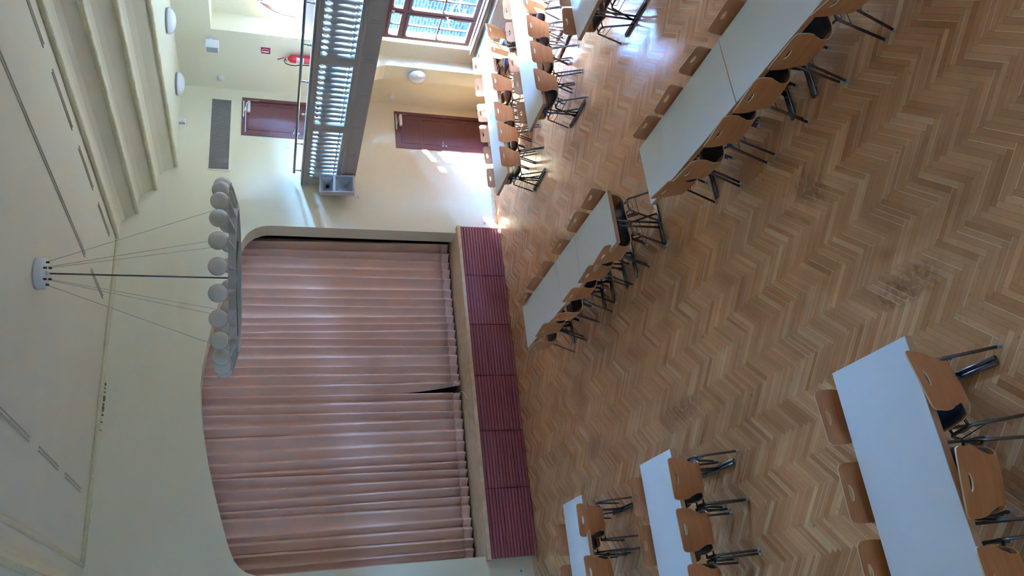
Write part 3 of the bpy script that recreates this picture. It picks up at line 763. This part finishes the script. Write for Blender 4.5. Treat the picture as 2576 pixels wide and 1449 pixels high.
# ventilation grille
vg = thing('ventilation_grille', (9.86, YS, 5.61), 0, 'wide dark louvred ventilation grille on the stage wall above the gallery', 'ventilation grille')
b = MB(); b.slab(rect(-.87, .87, -.21, .21), [rect(-.845, .845, -.185, .185)], -.016, 0, 'Y'); b.build('rim', MT['wall'], vg)
b = MB(); b.box(-.845, .845, -.003, 0, -.185, .185); b.build('recess', MT['grille'], vg)
b = MB()
for k in range(70):
    x = -.842+k*.0241
    b.box(x, x+.010, -.012, -.003, -.185, .185)
b.build('louvre', MT['slat'], vg)
# fire extinguisher, its sign
fx = thing('fire_extinguisher', (XR-.10, 12.66, 3.78), 0, 'red fire extinguisher with black hose on the wall above the gallery', 'fire extinguisher')
b = MB(); b.lathe([(.0, 0), (.07, .0), (.08, .02), (.08, .46), (.07, .51), (.04, .545), (.026, .56), (.0, .56)], 28); b.build('cylinder', MT['red'], fx)
b = MB(); b.lathe([(.024, .555), (.024, .62), (.016, .63)], 14); b.box(-.02, .02, -.015, .05, .60, .63); b.build('valve', MT['chrome'], fx)
b = MB(); b.tube([(0, -.01, .63), (0, .02, .68), (0, .06, .76)], .011, 8); b.tube([(0, .0, .61), (0, .06, .60), (0, .09, .585)], .009, 8); b.build('lever', MT['red'], fx)
b = MB(); b.tube([(-.02, -.02, .60), (-.03, .07, .63), (-.04, .02, .66)][:1]+[(-.03, .05, .635), (-.05, .10, .60), (-.05, .135, .52), (-.05, .14, .42), (-.05, .11, .34), (-.06, .09, .25), (-.06, .085, .12)], .010, 8); b.build('hose', MT['black'], fx)
b = MB()
for k in range(9):
    pass
ring = [(.0808*math.cos(a), .0808*math.sin(a)) for a in [PI*.78+PI*.62*i/12 for i in range(13)]]
vs = [[b.bm.verts.new((x, y, z)) for x, y in ring] for z in (.26, .40)]
for i in range(12): b.bm.faces.new((vs[0][i], vs[0][i+1], vs[1][i+1], vs[1][i]))
lb = b.build('label_sticker', MT['paper'], fx); lb.modifiers.new('t', 'SOLIDIFY').thickness = .001
b = MB()
for q, (z0, z1, a0, a1) in enumerate(((.375, .385, .86, 1.26), (.35, .36, .84, 1.1), (.33, .337, .84, 1.2), (.31, .317, .84, 1.16), (.285, .30, .9, .98), (.285, .30, 1.04, 1.12), (.285, .30, 1.18, 1.26))):
    A = [PI*(a0+(a1-a0)*i/6) for i in range(7)]
    v0 = [b.bm.verts.new((.0825*math.cos(t), .0825*math.sin(t), z0)) for t in A]; v1 = [b.bm.verts.new((.0825*math.cos(t), .0825*math.sin(t), z1)) for t in A]
    for i in range(6): b.bm.faces.new((v0[i], v0[i+1], v1[i+1], v1[i]))
lp = b.build('label_print', MT['redsign'], lb); lp.modifiers.new('t', 'SOLIDIFY').thickness = .0006
sg = thing('fire_extinguisher_sign', (XR, 12.61, 4.765), 0, 'square red fire extinguisher sign with white pictogram on the gallery wall', 'sign')
b = MB(); b.box(-.006, 0, -.095, .095, -.095, .095); b.build('sign_border', MT['paper'], sg)
b = MB(); b.box(-.009, -.006, -.088, .088, -.088, .088); b.build('sign_field', MT['redsign'], sg)
b = MB()
def yz(poly): b.prism(poly, -.0115, -.009, 'X')
yz([(.012, -.06), (.05, -.06), (.05, .03), (.042, .042), (.02, .042), (.012, .03)])      # body
yz([(.02, .042), (.042, .042), (.042, .058), (.02, .058)]); yz([(.016, .060), (.070, .078), (.070, .086), (.012, .068)])
pts = [(-.005+.045*math.cos(math.radians(t)), .0+.07*math.sin(math.radians(t))) for t in range(80, 275, 15)]
inn = [(-.005+.033*math.cos(math.radians(t)), .0+.058*math.sin(math.radians(t))) for t in range(80, 275, 15)]
for i in range(len(pts)-1): yz([pts[i], pts[i+1], inn[i+1], inn[i]])
b.build('pictogram', MT['paper'], sg)

# ------------------------------------------------------------------ tables
ZT = .74
def make_table(L, Wd):
    t = thing('folding_table')
    b = MB(); b.slab(rect(-L/2+.003, L/2-.003, -Wd/2+.003, Wd/2-.003), [], ZT-.006, ZT, 'Z'); b.build('table_top', MT['lam'], t)
    b = MB(); b.box(-L/2, L/2, -Wd/2, Wd/2, ZT-.052, ZT-.006)
    b.build('edge_band', MT['edge'], t)
    for s in (-1, 1):
        x = s*(L/2-.16)
        b = MB()
        for d in (-.033, .033): b.tube([(x, d, .03), (x, d, ZT-.053)], .0135, 10)
        b.box(x-.012, x+.012, -.03, .03, ZT-.16, ZT-.135)
        b.box(x-.03, x+.03, -Wd/2+.08, Wd/2-.08, ZT-.058, ZT-.0525)
        leg = b.build('leg', MT['steel'], t)
        b = MB()
        for d in (-.017, .017): b.tube([(x+d, -Wd/2+.03, .018), (x+d, Wd/2-.03, .018)], .0155, 10)
        for e in (-1, 1): b.box(x-.03, x+.03, e*(Wd/2-.10)-.02, e*(Wd/2-.10)+.02, .0005, .01)
        b.build('foot', MT['steel'], leg)
    remember(t); return t
TPL = {}
def table(x0, x1, y0, y1, along, lab, grp):
    L = (x1-x0) if along == 'X' else (y1-y0); Wd = (y1-y0) if along == 'X' else (x1-x0)
    key = (round(L, 2), round(Wd, 2)); c = ((x0+x1)/2, (y0+y1)/2, 0); rz = 0 if along == 'X' else PI/2
    if key not in TPL:
        t = make_table(L, Wd); TPL[key] = t; t.location = c; t.rotation_euler.z = rz
        t['category'] = 'table'; t['label'] = lab; t['group'] = grp
        return t
    return dup(TPL[key], c, rz, lab, grp)
tb = table
g_ = 'white tables with beech edges'
table(4.10, 4.81, 7.37, 8.51, 'Y', 'white table with bare end towards the viewer, nearer piece of the farther middle row', g_)
table(4.10, 4.81, 8.515, 9.275, 'Y', 'short white table between two longer ones in the farther middle row', g_)
table(4.10, 4.81, 9.28, 10.90, 'Y', 'white table at the stage end of the farther middle row', g_)
table(4.06, 4.78, 4.71, 6.445, 'Y', 'white table at the stage end of the nearer middle row', g_)
table(4.06, 4.78, 2.97, 4.705, 'Y', 'white table cut by the frame edge in the nearer middle row', g_)
table(-.24, 1.49, 3.76, 4.50, 'X', 'big white table closest to the viewer in the left half of the hall', g_)
table(-.16, 1.57, 7.06, 7.79, 'X', 'white table in the middle of the three left-hand rows', g_)
table(-.14, 1.59, 9.57, 10.29, 'X', 'white table of the left-hand row closest to the stage', g_)
table(7.28, 8.86, 10.81, 11.54, 'X', 'white table nearest the lower door, inner piece of the far window row', g_)
table(8.865, 10.60, 10.81, 11.54, 'X', 'sunlit white table against the radiator in the far window row', g_)
table(7.26, 8.99, 8.86, 9.59, 'X', 'white table at the open end of the middle window row', g_)
table(8.995, 10.725, 8.86, 9.59, 'X', 'white table by the window in the middle window row', g_)
table(7.18, 8.91, 6.67, 7.40, 'X', 'white table at the frame edge with bluish window glare, nearest window row', g_)

# ------------------------------------------------------------------ chairs
def chair_path():
    P_ = [(.215, .418), (.208, .432), (.185, .444), (.10, .449), (.0, .443), (-.09, .437), (-.145, .441), (-.180, .455), (-.203, .482), (-.214, .52), (-.224, .57), (-.240, .67), (-.256, .76), (-.270, .84)]
    pts = [Vector((0, p[0], p[1])) for p in P_]
    # resample finely with Catmull-Rom
    out = []
    for i in range(len(pts)-1):
        p0 = pts[max(i-1, 0)]; p1 = pts[i]; p2 = pts[i+1]; p3 = pts[min(i+2, len(pts)-1)]
        for k in range(6):
            t = k/6; out.append(.5*((2*p1)+(-p0+p2)*t+(2*p0-5*p1+4*p2-p3)*t*t+(-p0+3*p1-3*p2+p3)*t**3))
    out.append(pts[-1])
    s = [0]
    for a, bb in zip(out, out[1:]): s.append(s[-1]+(bb-a).length)
    return out, s
CPATH, CS = chair_path(); SL = CS[-1]
def cpoint(s):
    s = max(0, min(SL-1e-6, s)); i = 0
    while CS[i+1] < s: i += 1
    f = (s-CS[i])/(CS[i+1]-CS[i]); p = CPATH[i].lerp(CPATH[i+1], f)
    i2 = min(i+1, len(CPATH)-2); i0 = max(i-1, 0)
    tg = (CPATH[i2+1]-CPATH[i0]).normalized(); nrm = Vector((0, tg.z, -tg.y))   # nrm points to the sitter's side
    return p, nrm
def sh_fn(off=0):
    def fn(x, s, a):
        p, n_ = cpoint(s)
        bk = min(1, max(0, (s-.44)/.12))       # the backrest wraps forward, the seat is slightly dished
        q = p + n_*(a + (.55*bk + .30*(1-bk))*x*x)
        return (x, q.y, q.z)
    return fn
def hw(s):
    tab = [(0, .165), (.015, .188), (.05, .202), (.2, .208), (.30, .203), (.36, .185), (.42, .155), (.47, .146), (.53, .150), (.58, .172), (.63, .196), (.67, .205), (.74, .206), (SL-.04, .205), (SL-.012, .194), (SL, .168)]
    for (a, x), (b_, y) in zip(tab, tab[1:]):
        if s <= b_:
            f = (s-a)/(b_-a); f = f*f*(3-2*f) if .3 < a < .68 else f
            return x+(y-x)*f
    return tab[-1][1]
ch0 = thing('chair')
ss = [0, .006, .015, .03, .05]+[.08+.03*i for i in range(int((SL-.16)/.03))]+[SL-.06, SL-.04, SL-.025, SL-.012, SL-.004, SL]
ss = sorted(set(round(s, 4) for s in ss))
outl = [(hw(s), s) for s in ss]+[(-hw(s), s) for s in reversed(ss)]
sh = SL-.070
hole = [(x*.9, sh+.004+(y-sh)*.66) for x, y in [(-.058, sh+.024), (-.062, sh+.016), (-.056, sh), (-.04, sh-.012), (-.02, sh-.018), (0, sh-.020), (.02, sh-.018), (.04, sh-.012), (.056, sh), (.062, sh+.016), (.058, sh+.024), (.03, sh+.027), (0, sh+.028), (-.03, sh+.027)]]
ext = [(x, s) for s in ss[2:-2] for x in (-.12, -.06, 0, .06, .12) if not (abs(s-sh) < .035 and abs(x) < .07) and abs(x) < hw(s)-.015]
b = MB(); b.slab(outl, [hole], -.0055, .0055, fn=sh_fn(), extra=ext, mi=0, mi_edge=1)
shell = b.build('seat_shell', [MT['beech'], MT['ply']], ch0)
for p in shell.data.polygons: p.use_smooth = p.material_index == 0
eface = {}
for p in shell.data.polygons:
    for ek in p.edge_keys: eface.setdefault(ek, set()).add(p.material_index)
for e in shell.data.edges: e.use_edge_sharp = len(eface[tuple(sorted(e.vertices))]) > 1
# seat pad
ps = [s for s in ss if .02 < s < .37]
po = [(hw(s)-.012, s) for s in ps]+[(-(hw(s)-.012), s) for s in reversed(ps)]
pe = [(x, s) for s in ps[1:-1] for x in (-.13, -.065, 0, .065, .13)]
b = MB(); base = sh_fn()
def padfn(x, s, a):
    e = min(1, (hw(s)-.012-abs(x))/.03, (s-.02)/.03+.2, (.37-s)/.03+.2); e = max(0, e)
    return base(x, s, .006 if a < .01 else .011+.018*math.sqrt(e))
b.slab(po, [], .006, .03, fn=padfn, extra=pe); b.build('seat_pad', MT['pad'], ch0, smooth=True)
FX = .243
def fil(p0, p1, p2, r, n=6):
    a = (p0-p1).normalized(); c = (p2-p1).normalized(); ang = a.angle(c); d = r/math.tan(ang/2)
    q0 = p1+a*d; q1 = p1+c*d; out = []
    for i in range(n+1):
        t = i/n; out.append((q0*(1-t)**2+p1*2*t*(1-t)+q1*t*t))
    return out
for sx in (-1, 1):
    x = FX*sx
    pf, pr = Vector((x, .262, .012)), Vector((x, -.228, .012)); tf, tr = Vector((x-.006*sx, .095, .425)), Vector((x-.006*sx, -.065, .425))
    pts = [pf]+fil(pf, tf, tr, .055)+fil(tf, tr, pr, .055)+[pr]
    b = MB(); b.tube(pts, .0118, 10); fr = b.build('leg_frame', MT['steel'], ch0)
    for p_, nm_ in ((pf, 1), (pr, -1)):
        b = MB(); b.lathe([(.0135, -.012), (.0145, -.004), (.0135, .018)], 10, p_); b.build('foot_cap', MT['foot'], fr)
    b = MB(); f0 = pf.lerp(tf, .70); f1 = pr.lerp(tr, .70); b.tube([f0, f1], .0038, 6)
    hx = x-.012*sx; h = [(hx, .06, .405), (hx, .062, .375), (hx, .05, .362), (hx, -.03, .362), (hx, -.042, .375), (hx, -.04, .405)]
    b.tube(h, .0036, 6); b.build('row_connector', MT['steel'], ch0)
for y in (.085, -.055):
    b = MB(); b.tube([(-FX+.008, y, .412), (-.15, y, .424), (.15, y, .424), (FX-.008, y, .412)], .0095, 8); b.build('cross_bar', MT['steel'], ch0)
remember(ch0)
first = [True]
def chair(mx, my, out_ang, lab, grp, jit=0):
    """mx,my: middle of the top edge of the backrest; out_ang: direction the back faces (degrees)"""
    a = math.radians(out_ang); rz = a+PI/2      # chair's -y is its back
    ox, oy = mx-.27*math.cos(a), my-.27*math.sin(a)
    lab = 'beech chair with black pad, '+lab
    if first[0]:
        first[0] = False
        ch0.location = (ox, oy, 0); ch0.rotation_euler.z = rz; ch0['label'] = lab; ch0['group'] = grp; ch0['category'] = 'chair'; return ch0
    c = dup(ch0, (ox, oy, 0), rz, lab, grp); c['category'] = 'chair'; return c
def row(pts, base, where, grp):
    for i, (x, y, a) in enumerate(pts): chair(x, y, base+a, (where % CNT[i]), grp)
G = 'beech chairs around the white tables'
row([(4.89, 4.50, 2), (4.885, 5.08, -3), (4.865, 5.66, 5), (4.895, 6.165, -1)], 0, '%s from viewer, window side of nearer middle table row', G)
row([(3.90, 3.36, -10), (3.92, 3.93, 1), (3.92, 4.47, 7), (3.925, 4.99, 7), (3.905, 5.615, -4), (3.99, 6.09, -6)], 180, '%s from viewer, left side of nearer middle table row', G)
row([(4.96, 7.77, 7), (4.945, 8.325, 10), (4.92, 8.965, 2), (4.915, 9.66, 6), (4.905, 10.15, 1), (4.88, 10.62, 0)], 0, '%s from viewer, window side of farther middle table row', G)
row([(4.07, 7.705, 8), (4.07, 8.235, 7), (4.055, 8.845, 3), (3.975, 9.445, -5), (4.04, 10.05, 6), (3.945, 10.515, 1)], 180, '%s from viewer, left side of farther middle table row', G)
row([(1.245, 7.905, -2), (.74, 7.91, -5)], 90, '%s from table end, stage side of middle left-hand table', G)
row([(1.255, 6.955, -1), (.77, 6.975, 2), (.25, 6.97, 0)], 270, '%s from table end, near side of middle left-hand table', G)
row([(1.14, 10.445, 2), (.62, 10.43, 0)], 90, '%s from table end, far side of left-hand table by stage', G)
row([(1.275, 9.54, -1), (.64, 9.52, 3)], 270, '%s from table end, near side of left-hand table by stage', G)
row([(1.19, 4.63, 3), (.655, 4.615, -2), (.14, 4.64, -4)], 90, '%s from table end, far side of closest left-hand table', G)
row([(1.175, 3.655, 11), (.525, 3.60, -11), (-.02, 3.655, 0)], 270, '%s from table end, near side of closest left-hand table', G)
row([(7.71, 11.665, 2), (8.22, 11.69, 5), (8.765, 11.775, 3), (9.26, 11.78, -3), (9.855, 11.755, -6), (10.375, 11.75, -4)], 90, '%s from table end, stage side of far window row', G)
row([(7.62, 10.765, 0), (8.115, 10.74, -1), (8.57, 10.76, -2), (9.19, 10.70, 4), (9.82, 10.565, 3), (10.34, 10.645, 10)], 270, '%s from table end, near side of far window row', G)
row([(7.705, 9.70, 1), (8.275, 9.69, -4), (8.785, 9.775, -2), (9.39, 9.71, -3), (9.89, 9.705, -5)], 90, '%s from table end, stage side of middle window row', G)
row([(7.67, 8.775, 1), (8.195, 8.76, -2), (8.695, 8.75, -5), (9.20, 8.77, 0)], 270, '%s from table end, near side of middle window row', G)
row([(7.625, 7.555, -12), (8.10, 7.525, -9)], 90, '%s from table end, stage side of nearest window row', G)
row([(7.58, 6.55, 0)], 270, '%s from table end, near side of nearest window row', G)

# ------------------------------------------------------------------ outside the windows
b = MB(); b.box(XR+.58, 40, -40, 45, -.7, -.25)
tag(b.build('courtyard_paving', MT['asphalt']), 'grey paving of the yard outside the windows', 'paving', kind='structure')
b = MB(); b.box(19, 20, -6, 30, -.25, 6.3)
tag(b.build('brick_building', MT['brick']), 'tall brick building across the yard outside, behind the brick wall', 'building', kind='structure')
b = MB(); b.box(15.0, 15.3, -6, 24, -.25, 1.9); b.box(14.95, 15.35, -6, 24, 1.9, 2.0)
tag(b.build('brick_wall', MT['brick']), 'low brick wall in the yard outside the window', 'wall', kind='structure')
ct = thing('container', (14.35, 12.3, -.25), 0, 'teal rubbish container standing before the brick wall outside', 'container')
b = MB(); b.prism([(-.42, .12), (.42, .12), (.5, 1.0), (-.5, 1.0)], -.65, .65, 'Y'); b.build('bin_body', MT['teal'], ct)
b = MB(); b.prism([(-.53, 1.0), (.53, 1.0), (.5, 1.08), (.2, 1.16), (-.2, 1.16), (-.5, 1.08)], -.68, .68, 'Y'); b.build('lid', MT['teal'], ct)
for px_ in (-.35, .35):
    for py_ in (-.5, .5):
        b = MB(); b.lathe([(.001, -.03), (.07, -.03), (.07, .03), (.001, .03)], 14, (px_, py_, .07), axis='X'); b.build('wheel', MT['black'], ct)
def bike_stand(x, y, lab):
    b = MB(); b.tube([(x, y-.45, -.25), (x, y-.45, .35), (x, y-.38, .50), (x, y-.25, .56), (x, y+.25, .56), (x, y+.38, .50), (x, y+.45, .35), (x, y+.45, -.25)], .022, 8)
    tag(b.build('bicycle_stand', MT['chrome']), lab, 'bicycle stand', 'steel stands outside')
bike_stand(13.3, 12.9, 'steel bicycle stand outside the window, nearer the hall'); bike_stand(13.8, 13.9, 'steel bicycle stand outside the window, farther from the hall')
